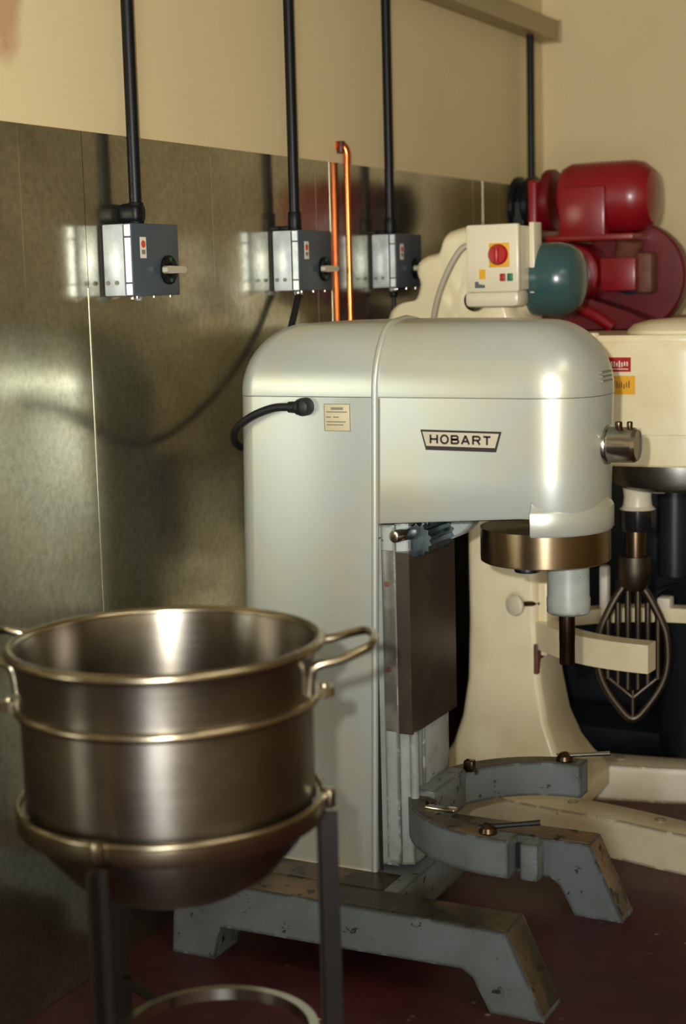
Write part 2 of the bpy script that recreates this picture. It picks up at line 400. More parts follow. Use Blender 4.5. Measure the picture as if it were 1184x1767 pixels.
# ------------------------------------------------------------------ copper pipe
t = thing('copper_pipe', (0.021, 4.285, 0.3), 'bright copper pipe clipped to the steel wall, elbow at its top', 'pipe')
tube('pipe', [(0.021, 4.285, 0.3), (0.021, 4.285, 1.0), (0.021, 4.285, 1.96)], 0.0095, 'copper', t, 16)
tube('elbow', [(0.021, 4.285, 1.955), (0.021, 4.285, 1.985), (0.015, 4.28, 2.004), (0.002, 4.27, 2.008), (-0.003, 4.262, 2.008)], 0.0115, 'copper', t, 14, 4)
cyl('fitting', (0.008, 4.274, 1.985), (0.008, 4.274, 2.02), 0.013, 'tape', t, 14, 0.003)

# ------------------------------------------------------------------ HOBART mixer
YC, HW = 3.42, 0.152
def shx(z): return 0.025*(z-0.2)
mx = thing('floor_mixer', (0.55, YC, 0), 'silver-grey floor-standing dough mixer with a trapezoid nameplate badge on its head', 'mixer')
def plan(xr, xf, hw, rr, front=True, nf=36, nr=7, sq=2.5):
    """closed outline: rear rounded corners, round (or square) front"""
    P = []
    for k in range(nr+1):                       # rear near corner
        a = PI + (PI/2)*k/nr
        P.append((xr+rr+rr*math.cos(a), -hw+rr+rr*math.sin(a)))
    if front:
        for k in range(nf+1):
            a = -PI/2 + PI*k/nf
            ca, sa = math.cos(a), math.sin(a); e = 2.0/sq
            P.append((xf-hw+hw*max(ca, 0)**e, hw*math.copysign(abs(sa)**e, sa)))
    else:
        for s in (-1, 1):
            for k in range(4):
                a = (-PI/2 if s < 0 else 0) + (PI/2)*k/3
                P.append((xf-0.012+0.012*math.cos(a), s*(hw-0.012)+0.012*math.sin(a)))
    for k in range(nr+1):
        a = PI/2 + (PI/2)*k/nr
        P.append((xr+rr+rr*math.cos(a), hw-rr+rr*math.sin(a)))
    return P
def loft(name, slices, mat, parent, ang=38):
    bm = B(); bm_rings(bm, slices); return obj(name, bm, mat, parent, ang)
XR, XF, XD, ZS, ZT = 0.180, 1.060, 0.553, 1.342, 1.517
def body(pl, z, sx=1.0, sy=1.0, xc=0.62): return [Vector((xc+(p[0]-xc)*sx+shx(z), YC+p[1]*sy, z)) for p in pl]
# column
pc = plan(XR, XD, HW, 0.05, front=False)
colm = loft('column', [body(pc, z) for z in (0.198, 0.204, 0.5, 0.8, 1.1, ZS-0.001)], 'silver', mx)
box('column_foot_trim', (XR+0.03, YC-HW-0.004, 0.196), (XD, YC-HW+0.02, 0.203), 'badge', mx, 0.002)
# head
ph = plan(XD+0.001, XF, HW, 0.004)
def head_bot(p):
    x = p[0]
    return 1.074 if x > 0.64 else 1.074-0.026*min(1, (0.64-x)/0.05)
r0_ = [Vector((p[0]+shx(1.07), YC+p[1]*0.985, head_bot(p))) for p in ph]
r1_ = [Vector((p[0]+shx(1.08), YC+p[1], head_bot(p)+0.007)) for p in ph]
loft('head', [r0_, r1_, body(ph, 1.16), body(ph, 1.25), body(ph, ZS-0.001)], 'silver', mx)
# nose collar at the front of the head
def dplan(R, z, xch=0.958, cx=0.93, n=26):
    return [Vector((max(cx+R*math.cos(-PI/2-0.1+(PI+0.2)*k/n), xch)+0.0, YC+R*math.sin(-PI/2-0.1+(PI+0.2)*k/n), z)) for k in range(n+1)]
loft('nose_collar', [dplan(0.160, 1.034), dplan(0.164, 1.040), dplan(0.164, 1.086), dplan(0.161, 1.092), dplan(0.155, 1.101), dplan(0.152, 1.112), dplan(0.1495, 1.125), dplan(0.145, 1.15)], 'silver', mx)
# top cover
pt = plan(XR, XF, HW, 0.05)
sl = [body(pt, ZS+0.0004, 1.001, 1.002)]
for k in range(0, 13):
    a = (PI/2)*k/12; h = math.sin(a); q = 1-math.cos(a)
    z = ZS+0.006+(ZT-ZS-0.012)*h
    sl.append(body(pt, z, 1.002-0.33*q, 1.004-0.62*q))
sl.append(body(pt, ZT-0.002, 0.45, 0.25)); sl.append(body(pt, ZT, 0.2, 0.1))
loft('top_cover', sl, 'silver', mx, 60)
# the raised bead between column and head, running up and over the cover
bead = [Vector((XD+shx(z), YC-HW-0.001, z)) for z in (0.2, 0.6, 1.0, 1.3, ZS)]
for k in range(1, 13):
    a = (PI/2)*k/12; h = math.sin(a); q = 1-math.cos(a); z = ZS+0.006+(ZT-ZS-0.012)*h
    bead.append(Vector((XD+shx(z)+0.008*q, YC-(HW+0.001)*(1.004-0.62*q), z)))
bead.append(Vector((XD+shx(ZT)+0.008, YC, ZT+0.0)))
bead += [Vector((p.x, 2*YC-p.y, p.z)) for p in reversed(bead[:-1])]
tube('bead', bead, 0.0085, 'silver', mx, 10)
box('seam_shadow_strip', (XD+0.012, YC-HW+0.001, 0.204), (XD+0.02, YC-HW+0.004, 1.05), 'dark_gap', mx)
bm = B(); bm_rings(bm, [[Vector((XD+dx+shx(z), yb_, z)) for dx, yb_ in ((0.0085, YC-HW-0.0008), (0.0125, YC-HW-0.0008), (0.0125, YC-HW+0.003), (0.0085, YC-HW+0.003))] for z in (1.05, 1.2, ZS-0.002)]); obj('groove_line', bm, 'ink_grey', mx)
# badge with lettering
nrm = Vector((0, -1, 0)); axx = Vector((0.99995, 0, -0.010)); azz = Vector((0.010, 0, 0.99995))
yb = YC-HW
bd = prism('badge', [(-0.098, 0.022), (0.098, 0.022), (0.085, -0.024), (-0.085, -0.024)], (0.792, yb-0.0015, 1.247), axx, azz, (0, 0.004, 0), 'ink', mx, 0.001)
prism('badge_face', [(-0.0925, 0.0175), (0.0925, 0.0175), (0.083, -0.0145), (-0.083, -0.0145)], (0.792, yb-0.003, 1.247), axx, azz, (0, 0.003, 0), 'badge', bd, 0.0005)
def arc_pts(cx, cz, rx, rz, a0, a1, n=10): return [(cx+rx*math.cos(math.radians(a0+(a1-a0)*k/n)), cz+rz*math.sin(math.radians(a0+(a1-a0)*k/n))) for k in range(n+1)]
W_, H_ = 0.0082, 0.0098      # half width, half height of a capital
STROKES = {
    'H': [[(-W_, -H_), (-W_, H_)], [(W_, -H_), (W_, H_)], [(-W_, 0), (W_, 0)]],
    'O': [arc_pts(0, 0, W_*1.06, H_*0.93, 0, 360, 28)],
    'B': [[(-W_, -H_), (-W_, H_)], [(-W_, H_*0.85)]+arc_pts(0.0025, H_*0.46, 0.0045, H_*0.40, 90, -90)+[(-W_, H_*0.05)], [(-W_, 0)]+arc_pts(0.0032, -H_*0.43, 0.0053, H_*0.43, 90, -90)+[(-W_, -H_*0.86)]],
    'A': [[(-W_*1.1, -H_), (0, H_)], [(W_*1.1, -H_), (0, H_)], [(-W_*0.6, -H_*0.35), (W_*0.6, -H_*0.35)]],
    'R': [[(-W_, -H_), (-W_, H_)], [(-W_, H_*0.85)]+arc_pts(0.0028, H_*0.42, 0.0052, H_*0.44, 90, -90)+[(-W_, 0)], [(0.0015, 0), (W_, -H_)]],
    'T': [[(-W_*1.05, H_*0.86), (W_*1.05, H_*0.86)], [(0, -H_), (0, H_*0.9)]]}
for ch, xx in zip('HOBART', (-0.064, -0.038, -0.0125, 0.0130, 0.0395, 0.0645)):
    bm = B()
    for st_ in STROKES[ch]:
        hw_ = 0.0023
        pts = [Vector((p[0], p[1])) for p in st_]; L, R_ = [], []
        for q in range(len(pts)):
            tn = (pts[min(q+1, len(pts)-1)]-pts[max(q-1, 0)])
            if (pts[0]-pts[-1]).length < 1e-6 and q in (0, len(pts)-1): tn = pts[1]-pts[-2]
            tn.normalize(); nn = Vector((-tn.y, tn.x))*hw_
            L.append(pts[q]+nn); R_.append(pts[q]-nn)
        o0 = Vector((0.792, yb-0.0036, 1.2485)) + axx*xx
        f = lambda p, dy: bm.verts.new(o0+axx*p.x+azz*p.y+Vector((0, dy, 0)))
        a_ = [f(p, 0) for p in L]; b_ = [f(p, 0) for p in R_]; c_ = [f(p, 0.0012) for p in L]; d_ = [f(p, 0.0012) for p in R_]
        for q in range(len(pts)-1):
            bm.faces.new((a_[q], a_[q+1], b_[q+1], b_[q])); bm.faces.new((a_[q], c_[q], c_[q+1], a_[q+1])); bm.faces.new((b_[q], b_[q+1], d_[q+1], d_[q]))
        for q in (0, len(pts)-1): bm.faces.new((a_[q], b_[q], d_[q], c_[q]))
    obj('letter', bm, 'ink', bd, flat=True)
# data plate
dp = box('data_plate', (0.449, yb-0.0012, 1.262), (0.517, yb+0.002, 1.326), 'data', mx, 0.0008)
prism('plate_border', [(0, 0), (0.068, 0), (0.068, 0.064), (0, 0.064), (0, 0.0016), (0.0016, 0.0016), (0.0016, 0.0624), (0.0664, 0.0624), (0.0664, 0.0016), (0, 0.0016)], (0.449, yb-0.0016, 1.262), (1, 0, 0), (0, 0, 1), (0, 0.001, 0), 'ink_grey', dp)
for i, (u, z, l) in enumerate(((0.018, 0.053, 0.032), (0.005, 0.033, 0.013), (0.024, 0.033, 0.014), (0.006, 0.022, 0.05), (0.006, 0.015, 0.044), (0.006, 0.045, 0.054))):
    box('print_line', (0.449+u, yb-0.0016, 1.262+z-0.0014 - (0.0016 if i == 0 else 0)), (0.449+u+l, yb-0.001, 1.262+z+0.0014 + (0.0016 if i == 0 else 0)), 'ink_grey', dp)
for dz in (0.0, 0.010, 0.020): box('vent_slot', (1.083-dz*0.12, YC-0.05, 1.372+dz), (1.0915-dz*0.12, YC+0.02, 1.3755+dz), 'ink_grey', mx)
# attachment hub at the front
hub = lathe('attachment_hub', [(0.046, -0.02), (0.046, 0.022), (0.044, 0.028), (0.040, 0.030)], (1.062, YC, 1.229), 'chrome', mx, (1, 0, 0), 40)
cap = lathe('hub_cap', [(0.040, 0.028), (0.0405, 0.034), (0.0395, 0.086), (0.034, 0.094), (0.012, 0.096)], (1.062, YC, 1.229), 'chrome', mx, (1, 0, 0), 40)
cyl('locking_knob', (1.115, YC-0.01, 1.262), (1.115, YC-0.012, 1.282), 0.008, 'brown_steel', hub, 14, 0.002)
cyl('locking_knob', (1.138, YC-0.004, 1.262), (1.138, YC-0.004, 1.282), 0.0065, 'brown_steel', hub, 14, 0.002)
# planetary
lathe('planetary_ring', [(0.144, 0), (0.1495, 0.003), (0.150, 0.010), (0.150, 0.080)], (0.937, YC, 0.958), 'planet', mx, n=72)
lathe('beater_socket', [(0.046, 0.0), (0.050, 0.004), (0.0505, 0.036), (0.0485, 0.04), (0.0485, 0.125)], (0.992, YC, 0.836), 'silver_low', mx, n=40)
lathe('agitator_shaft', [(0.0165, 0), (0.018, 0.003), (0.018, 0.055), (0.0185, 0.056), (0.0185, 0.13)], (0.988, YC, 0.714), 'brown_steel', mx, n=28)
cyl('grease_plug', (0.918, YC-0.07, 0.94), (0.918, YC-0.07, 0.96), 0.03, 'gear', mx, 20, 0.003)
# slideway below the head, in front of the column
sx0, sx1 = 0.56, 0.640
sw = prism('slideway', [(sx0, -0.135), (sx1-0.03, -0.135), (sx1-0.03, -0.125), (sx1, -0.11), (sx1, 0.11), (sx1-0.03, 0.135), (sx0, 0.135)], (0, YC, 0.215), (1, 0, 0), (0, 1, 0), (0, 0, 0.83), 'silver_low', mx, 0.002)
box('side_rail', (0.583, YC-0.143, 0.225), (0.618, YC-0.132, 1.045), 'silver_low', mx, 0.002)
box('smeared_strip', (0.5845, YC-0.1445, 0.55), (0.6165, YC-0.14, 0.985), 'slide_smear', mx, 0.001)
for zz in (0.905, 0.700): cyl('strip_screw', (0.597, YC-0.1465, zz), (0.597, YC-0.142, zz), 0.0065, 'rust', mx, 12, 0.001)
prism('slide_shield', [(sx1-0.025, -0.137), (sx1+0.012, -0.137), (sx1+0.012, 0.137), (sx1-0.025, 0.137)], (0, YC, 0.545), (1, 0, 0), (0, 1, 0), (0, 0, 0.435), 'slide', mx, 0.003)
tube('round_rail', [(0.647, YC-0.118, 0.29), (0.647, YC-0.118, 0.55)], 0.011, 'silver_low', mx, 14)
box('lower_panel', (0.642, YC-0.06, 0.40), (0.648, YC+0.09, 0.55), 'silver_low', mx, 0.002)
# lift gear under the head
bm = B()
prof = []
for k in range(28):
    a = 2*PI*k/28; r = 0.040 if k % 2 else 0.033
    prof.append((r*math.cos(a), r*math.sin(a)))
bm_prism(bm, prof, (0.655, YC-0.10, 1.005), (1, 0, 0), (0, 0, 1), (0, 0.15, 0))
gear = obj('lift_gear', bm, 'gear', mx, 20)
cyl('gear_stub', (0.622, YC-0.155, 1.020), (0.640, YC-0.09, 1.020), 0.015, 'chrome', mx, 18, 0.003)
box('gear_block', (0.645, YC-0.075, 1.03), (0.675, YC-0.03, 1.06), 'gear', mx, 0.006)
box('gear_block', (0.66, YC+0.01, 1.03), (0.70, YC+0.045, 1.07), 'gear', mx, 0.006)
arc = [Vector((0.662+0.095*math.cos(a), YC+0.05, 1.08+0.095*math.sin(a))) for a in [math.radians(-85+82*k/14) for k in range(15)]]
bm = B(); rings = []
for p in arc:
    d = (p-Vector((0.662, YC+0.05, 1.08))).normalized()
    rings.append([p-d*0.05+Vector((0, -0.012, 0)), p+Vector((0, -0.012, 0)), p+Vector((0, 0.03, 0)), p-d*0.05+Vector((0, 0.03, 0))])
bm_rings(bm, rings); obj('gear_guard', bm, 'silver_low', mx, 40)
# base legs: side profile pushed across the leg's width
def leg(y0, y1, nm='leg'):
    pr = [(0.096, 0), (0.215, 0), (0.235, 0.085), (0.62, 0.088), (0.86, 0.092), (0.885, 0.075), (0.925, 0.0), (1.052, 0), (0.965, 0.192), (0.14, 0.195), (0.11, 0.18)]
    o = prism(nm, pr, (0, y0, 0), (1, 0, 0), (0, 0, 1), (0, y1-y0, 0), 'leg', mx, 0.004)
    tp = prism('worn_top', [(0.15, 0), (0.962, 0), (0.962, 1), (0.15, 1)], (0, y0+0.005, 0.1925), (1, 0, 0), (0, y1-y0-0.010, 0), (0.0, 0, 0.0036), 'leg_top', o, 0.001)
    bm = B(); dirv = Vector((0.087, 0, -0.192)); nv = Vector((0.911, 0, 0.413))*0.0016
    p = [Vector((0.966, y0+0.006, 0.190)), Vector((0.966, y1-0.006, 0.190)), Vector((0.966, y1-0.006, 0.190))+dirv*0.93, Vector((0.966, y0+0.006, 0.190))+dirv*0.93]
    lo = [bm.verts.new(q-nv) for q in p]; hi = [bm.verts.new(q+nv) for q in p]
    bm.faces.new(lo[::-1]); bm.faces.new(hi)
    for i in range(4):
        j = (i+1) % 4; bm.faces.new((lo[i], lo[j], hi[j], hi[i]))
    obj('worn_shin', bm, 'leg_top', o)
    return o
leg(3.066, 3.175); leg(3.655, 3.742)
pb = box('base_plate', (0.15, 3.17, 0.10), (0.66, 3.66, 0.197), 'leg', mx, 0.006)
prism('worn_top', [(0.16, 0), (0.62, 0), (0.62, 0.10), (0.16, 0.10)], (0, 3.172, 0.1955), (1, 0, 0), (0, 1, 0), (0, 0, 0.003), 'leg_top', pb)
# bowl yoke
YX, YR0, YR1, YZ0, YZ1 = 0.92, 0.262, 0.318, 0.298, 0.384
def yoke_sec(cx, cy, a, r0, r1): return [Vector((cx+r*math.cos(a), cy+r*math.sin(a), z)) for r, z in ((r0, YZ0), (r1, YZ0), (r1, YZ1), (r0, YZ1))]
bm = B(); rings = []
yy = 3.43
rings.append([Vector((YX+0.035, yy-r, z)) for r, z in ((YR0, YZ0), (YR1, YZ0), (YR1, YZ1), (YR0, YZ1))])
for k in range(37):
    a = math.radians(-90-180*k/36); rings.append(yoke_sec(YX, yy, a, YR0, YR1))
rings.append([Vector((YX+0.01, yy+r, z)) for r, z in ((YR0, YZ0), (YR1, YZ0), (YR1, YZ1), (YR0, YZ1))])
bm_rings(bm, rings); bevel_all(bm, 0.004, 2, 40)
yk = obj('bowl_yoke', bm, 'leg', mx, 40)
bm = B(); rings = []
for k in range(37):
    a = math.radians(-92-176*k/36); rings.append([Vector((YX+r*math.cos(a), yy+r*math.sin(a), z)) for r, z in ((YR0+0.006, YZ1-0.002), (YR1-0.006, YZ1-0.002), (YR1-0.006, YZ1+0.0015), (YR0+0.006, YZ1+0.0015))])
bm_rings(bm, rings); obj('worn_top', bm, 'leg_top', yk, 40)
box('clamp_lug', (0.975, yy-YR1+0.012, YZ0-0.005), (1.018, yy-YR0, YZ1-0.006), 'leg', yk, 0.006)
box('slot_bridge', (0.93, yy-YR0-0.014, YZ0+0.01), (1.0, yy-YR0, YZ1-0.02), 'dark_gap', yk)
box('yoke_carrier', (0.60, YC-0.10, 0.30), (0.69, YC+0.10, 0.40), 'leg', mx, 0.008)
def clamp(x, y, ang, dark):
    c = lathe('clamp_boss', [(0.020, 0), (0.022, 0.004), (0.019, 0.014), (0.010, 0.022), (0.003, 0.024)], (x, y, YZ1), 'brown_steel', mx, n=24)
    d = Vector((math.cos(ang), math.sin(ang), 0.10))
    p = Vector((x, y, YZ1+0.014)); tube('lever', [p-d*0.02, p+d*0.06, p+d*0.115], [0.007, 0.0055, 0.0065], 'rubber' if dark else 'chrome', c, 12)
clamp(0.895, yy-0.285, math.radians(20), True)
clamp(0.88, yy+0.285, math.radians(12), False)
bm = B(); bm_box(bm, (0.675, 3.535, YZ1), (0.70, 3.56, YZ1+0.028), 0.003); obj('bolt_head', bm, 'brown_steel', yk)
bm = B(); bm_box(bm, (0.70, 3.235, YZ1), (0.775, 3.26, YZ1+0.008), 0.003); obj('steel_tab', bm, 'chrome', yk)
cyl('bolt_head', (0.70, 3.275, YZ1), (0.70, 3.275, YZ1+0.01), 0.013, 'brown_steel', yk, 6)

# power cord: from the plug on the mixer's side round its back and up to the middle switch box
pcx = thing('power_cord', (0.39, yb, 1.319), 'black rubber power cord plugged into the side of the silver mixer', 'cord')
cord = [(0.375, yb-0.026, 1.319), (0.33, yb-0.030, 1.317), (0.27, yb-0.030, 1.296), (0.215, yb-0.012, 1.262), (0.175, yb+0.05, 1.225), (0.15, yb+0.14, 1.205), (0.12, yb+0.27, 1.24),
        (0.085, yb+0.42, 1.33), (0.055, yb+0.56, 1.46), (0.045, yb+0.645, 1.575)]
tube('cable', cord, 0.0095, 'rubber', pcx, 12, 8)
lathe('strain_relief', [(0.013, 0), (0.014, 0.018), (0.018, 0.022), (0.018, 0.03)], (0.37, yb-0.026, 1.319), 'rubber', pcx, (1, 0, 0), 20)
lathe('plug', [(0.0215, 0.0), (0.0215, 0.022), (0.018, 0.032), (0.010, 0.036)], (0.402, yb, 1.319), 'rubber', pcx, (0, -1, 0), 26)
t = thing('flexible_cable', (0.045, 4.545, 1.1), 'thin dark cable hanging below the switch box behind the copper pipe', 'cable')
tube('cable', [(0.045, 4.545, 1.576), (0.045, 4.545, 1.35), (0.05, 4.56, 1.1)], 0.007, 'rubber', t, 10, 4)
lathe('gland_nut', [(0.010, 0), (0.012, 0.004), (0.012, 0.014), (0.008, 0.018)], (0.045, 4.545, 1.556), 'black', t, n=16)

# ------------------------------------------------------------------ bowl on its stand
BX, BY = 0.783, 2.054
bw = thing('mixing_bowl', (BX, BY, 0.63), 'large stainless steel mixing bowl with side handles, standing in a tripod stand', 'bowl')
prof = [(0.002, 0.628), (0.06, 0.632), (0.12, 0.650), (0.17, 0.682), (0.208, 0.728), (0.226, 0.775), (0.2315, 0.82), (0.233, 0.95), (0.237, 1.03), (0.241, 1.043),
        (0.236, 1.045), (0.2325, 1.03), (0.2285, 0.95), (0.227, 0.82), (0.222, 0.777), (0.204, 0.732), (0.167, 0.687), (0.118, 0.655), (0.06, 0.637), (0.002, 0.633)]
bm = B(); bm_lathe(bm, prof, (BX, BY, 0), n=96); obj('shell', bm, 'bowl', bw, 50)
def ring(name, R, z, r, mat, parent, sq=1.0, n=96, c=(BX, BY)):
    bm = B(); rings = []
    for k in range(n):
        a = 2*PI*k/n; rings.append([Vector((c[0]+(R+r*math.cos(b))*math.cos(a), c[1]+(R+r*math.cos(b))*math.sin(a), z+r*sq*math.sin(b))) for b in [2*PI*j/10 for j in range(10)]])
    bm_rings(bm, rings, closed=True); return obj(name, bm, mat, parent, 60)
ring('rim', 0.246, 1.046, 0.0085, 'bowl_rim', bw)
ring('bead_ring', 0.237, 0.957, 0.0075, 'bowl_rim', bw, 1.1)
HA = YAW
for s in (0, PI):
    a = HA+s+(0.05 if s == 0 else -0.30); er = Vector((math.cos(a), math.sin(a), 0)); et = Vector((-math.sin(a), math.cos(a), 0)); c = Vector((BX, BY, 0))
    pts = []
    h = 0.085
    def pw(ang, R, z): return c + (er*math.cos(ang)+et*math.sin(ang))*R + Vector((0, 0, z))
    pts = [pw(-0.34, 0.238, 0.972), pw(-0.34, 0.241, 1.0), pw(-0.335, 0.25, 1.018), pw(-0.28, 0.285, 1.026), pw(-0.22, 0.312, 1.036), pw(-0.15, 0.328, 1.042), pw(0, 0.332, 1.044),
           pw(0.15, 0.328, 1.042), pw(0.22, 0.312, 1.036), pw(0.28, 0.285, 1.026), pw(0.335, 0.25, 1.018), pw(0.34, 0.241, 1.0), pw(0.34, 0.238, 0.972)]
    tube('handle', pts, 0.0072, 'bowl_rim', bw, 12, 5)
    # lug on the bead ring
    a = HA+s+(0.05 if s == 0 else 0.10); er = Vector((math.cos(a), math.sin(a), 0)); et = Vector((-math.sin(a), math.cos(a), 0))
    p = c + er*0.240 + Vector((0, 0, 0.957))
    bm = B(); bm_prism(bm, [(-0.03, -0.012), (0.0, -0.02), (0.022, -0.012), (0.026, 0.0), (0.022, 0.012), (0.0, 0.02), (-0.03, 0.012)], p+Vector((0, 0, -0.008)), er, et, (0, 0, 0.016))
    bevel_all(bm, 0.003); lug = obj('lug', bm, 'bowl_rim', bw)
    bm = B(); bm_cyl(bm, p+er*0.010+Vector((0, 0, -0.012)), p+er*0.010+Vector((0, 0, 0.013)), 0.0075, 16, 0.002); obj('lug_pin', bm, 'bowl_rim', lug)
st = thing('bowl_stand', (BX, BY, 0), 'dark steel tripod stand carrying the large mixing bowl', 'stand')
bm = B(); rings = []
for k in range(96):
    a = 2*PI*k/96
    rings.append([Vector((BX+R*math.cos(a), BY+R*math.sin(a), z)) for R, z in ((0.2335, 0.764), (0.246, 0.764), (0.248, 0.768), (0.248, 0.790), (0.245, 0.793), (0.2335, 0.793))])
bm_rings(bm, rings, closed=True); obj('top_ring', bm, 'bowl_rim', st, 40)
ring('ring_lip', 0.244, 0.795, 0.006, 'bowl_rim', st)
def at_lat(lat, dep): return Vector((BX, BY, 0)) + r0*lat + Vector((-math.sin(YAW), math.cos(YAW), 0))*dep
LC = at_lat(0.058, 0.0)
for lat, dep in ((-0.082, -0.234), (0.226, -0.012), (-0.125, 0.215)):
    p = at_lat(lat, dep); d = (p-Vector((BX, BY, 0))).normalized(); tn = Vector((-d.y, d.x, 0)); p = p + d*0.01
    o = prism('leg', [(-0.016, -0.004), (0.016, -0.004), (0.016, 0.0), (0.003, 0.002), (0.003, 0.03), (-0.003, 0.03), (-0.003, 0.002), (-0.016, 0.0)], p, tn, d*-1.0 if False else d, Vector((0, 0, 0.765)), 'stand', st, 0.001)
    bm = B(); bm_box(bm, p+Vector((-0.03, -0.03, 0)), p+Vector((0.03, 0.03, 0.008)), 0.002); obj('foot_pad', bm, 'stand', o)
    bm = B(); q = Vector((BX, BY, 0))+d*0.252; bm_box(bm, q+Vector((-0.010, -0.010, 0.772)), q+Vector((0.010, 0.010, 0.804)), 0.004); obj('bowl_rest', bm, 'bowl_rim', o)
bm = B(); rings = []
for k in range(72):
    a = 2*PI*k/72
    rings.append([Vector((LC.x+R*math.cos(a), LC.y+R*math.sin(a), z)) for R, z in ((0.152, 0.372), (0.168, 0.372), (0.168, 0.392), (0.152, 0.392))])
bm_rings(bm, rings, closed=True); obj('lower_ring', bm, 'chrome', st, 40)
for lat, dep in ((-0.082, -0.234), (-0.125, 0.215), (0.226, -0.012)):
    p = at_lat(lat, dep); q = LC + (p-LC).normalized()*0.163
    p.z = q.z = 0.382; tube('brace', [p, q], 0.008, 'stand', st, 10)

# ------------------------------------------------------------------ cream mixer
CY = 4.40
cm = thing('floor_mixer', (0.5, CY, 0), 'cream floor-standing mixer with grey planetary plate, behind the silver mixer', 'mixer')
# column: flared at the foot
def rect(x0, x1, hw, z, r=0.03, n=4):
    P = []
    for cx, cy, a0 in ((x0+r, -hw+r, PI), (x1-r, -hw+r, 1.5*PI), (x1-r, hw-r, 0), (x0+r, hw-r, 0.5*PI)):
        for k in range(n+1):
            a = a0+(PI/2)*k/n; P.append(Vector((cx+r*math.cos(a), CY+cy+r*math.sin(a), z)))
    return P
sl = []
for z, x0, x1, hw in ((0.06, 0.285, 0.745, 0.155), (0.11, 0.285, 0.745, 0.155), (0.135, 0.288, 0.735, 0.15), (0.17, 0.305, 0.70, 0.14), (0.22, 0.335, 0.665, 0.128), (0.30, 0.36, 0.632, 0.117), (0.42, 0.378, 0.61, 0.112), (0.6, 0.384, 0.600, 0.11), (0.95, 0.382, 0.600, 0.11), (1.12, 0.36, 0.62, 0.12), (1.40, 0.33, 0.66, 0.13), (1.43, 0.35, 0.64, 0.12)):
    sl.append(rect(x0, x1, hw, z, 0.022))
loft('column', sl, 'cream', cm, 50)
box('column_slot', (0.592, CY-0.115, 0.45), (0.606, CY-0.06, 0.54), 'rust', cm, 0.003)
# base: two splayed curved legs
def curved_leg(s):
    cl = [(0.30, 0.10, 0.10), (0.45, 0.13, 0.10), (0.60, 0.195, 0.085), (0.72, 0.225, 0.075), (0.90, 0.255, 0.066), (1.10, 0.305, 0.062), (1.32, 0.34, 0.06), (1.42, 0.345, 0.045)]
    P = smooth_path([(x, y, h) for x, y, h in cl], 6); rings = []
    for i, p in enumerate(P):
        h = p.z; c = Vector((p.x, CY+s*p.y, 0)); tn = (P[min(i+1, len(P)-1)]-P[max(i-1, 0)]); tn = Vector((tn.x, s*tn.y, 0)).normalized(); nn = Vector((-tn.y, tn.x, 0))
        rings.append([c+nn*(u*h)+Vector((0, 0, z)) for u, z in ((-1.0, 0.0), (1.0, 0.0), (1.0, 0.012), (0.96, 0.016), (0.96, 0.09), (0.86, 0.108), (0.5, 0.114), (-0.5, 0.114), (-0.86, 0.108), (-0.96, 0.09), (-0.96, 0.016), (-1.0, 0.012))])
    bm = B(); bm_rings(bm, rings); o = obj('leg', bm, 'cream_chip', cm, 40)
    for fx, fy in ((0.75, 0.228), (1.02, 0.285)):
        bm = B(); bm_cyl(bm, (fx, CY+s*fy, 0.112), (fx, CY+s*fy, 0.118), 0.016, 18, 0.002); obj('leg_bolt', bm, 'cream_chip', o)
curved_leg(-1); curved_leg(1)
# bowl arms
def arm(s, zl=0.525):
    P = smooth_path([(0.55, 0.03, 0), (0.62, 0.085, 0), (0.70, 0.155, 0), (0.80, 0.215, 0), (0.90, 0.243, 0), (0.985, 0.252, 0)], 5); rings = []
    for i, p in enumerate(P):
        c = Vector((p.x, CY+s*p.y, 0)); tn = P[min(i+1, len(P)-1)]-P[max(i-1, 0)]; tn = Vector((tn.x, s*tn.y, 0)).normalized(); nn = Vector((-tn.y, tn.x, 0))
        rings.append([c+nn*u+Vector((0, 0, z)) for u, z in ((-0.03, zl), (0.03, zl), (0.03, 0.605), (-0.03, 0.605))])
    bm = B(); bm_rings(bm, rings); bevel_all(bm, 0.006, 2, 40); return obj('bowl_arm', bm, 'cream', cm, 40)
arm(-1); fa = arm(1, 0.562)
box('arm_latch', (0.87, CY+0.215, 0.60), (0.91, CY+0.265, 0.635), 'white', fa, 0.005)
box('arm_latch', (0.708, CY+0.150, 0.60), (0.736, CY+0.185, 0.735), 'white', fa, 0.008)
box('arm_carriage', (0.59, CY-0.085, 0.50), (0.625, CY+0.085, 0.72), 'cream', cm, 0.006)
kn = lathe('clamp_knob', [(0.012, 0), (0.028, 0.006), (0.032, 0.016), (0.028, 0.026), (0.012, 0.03)], (0.567, CY-0.165, 0.668), 'cream_pale', cm, (-0.45, -0.89, 0), 28)
tube('knob_spindle', [(0.565, CY-0.16, 0.668), (0.60, CY-0.07, 0.655)], 0.008, 'brown_steel', kn, 10)
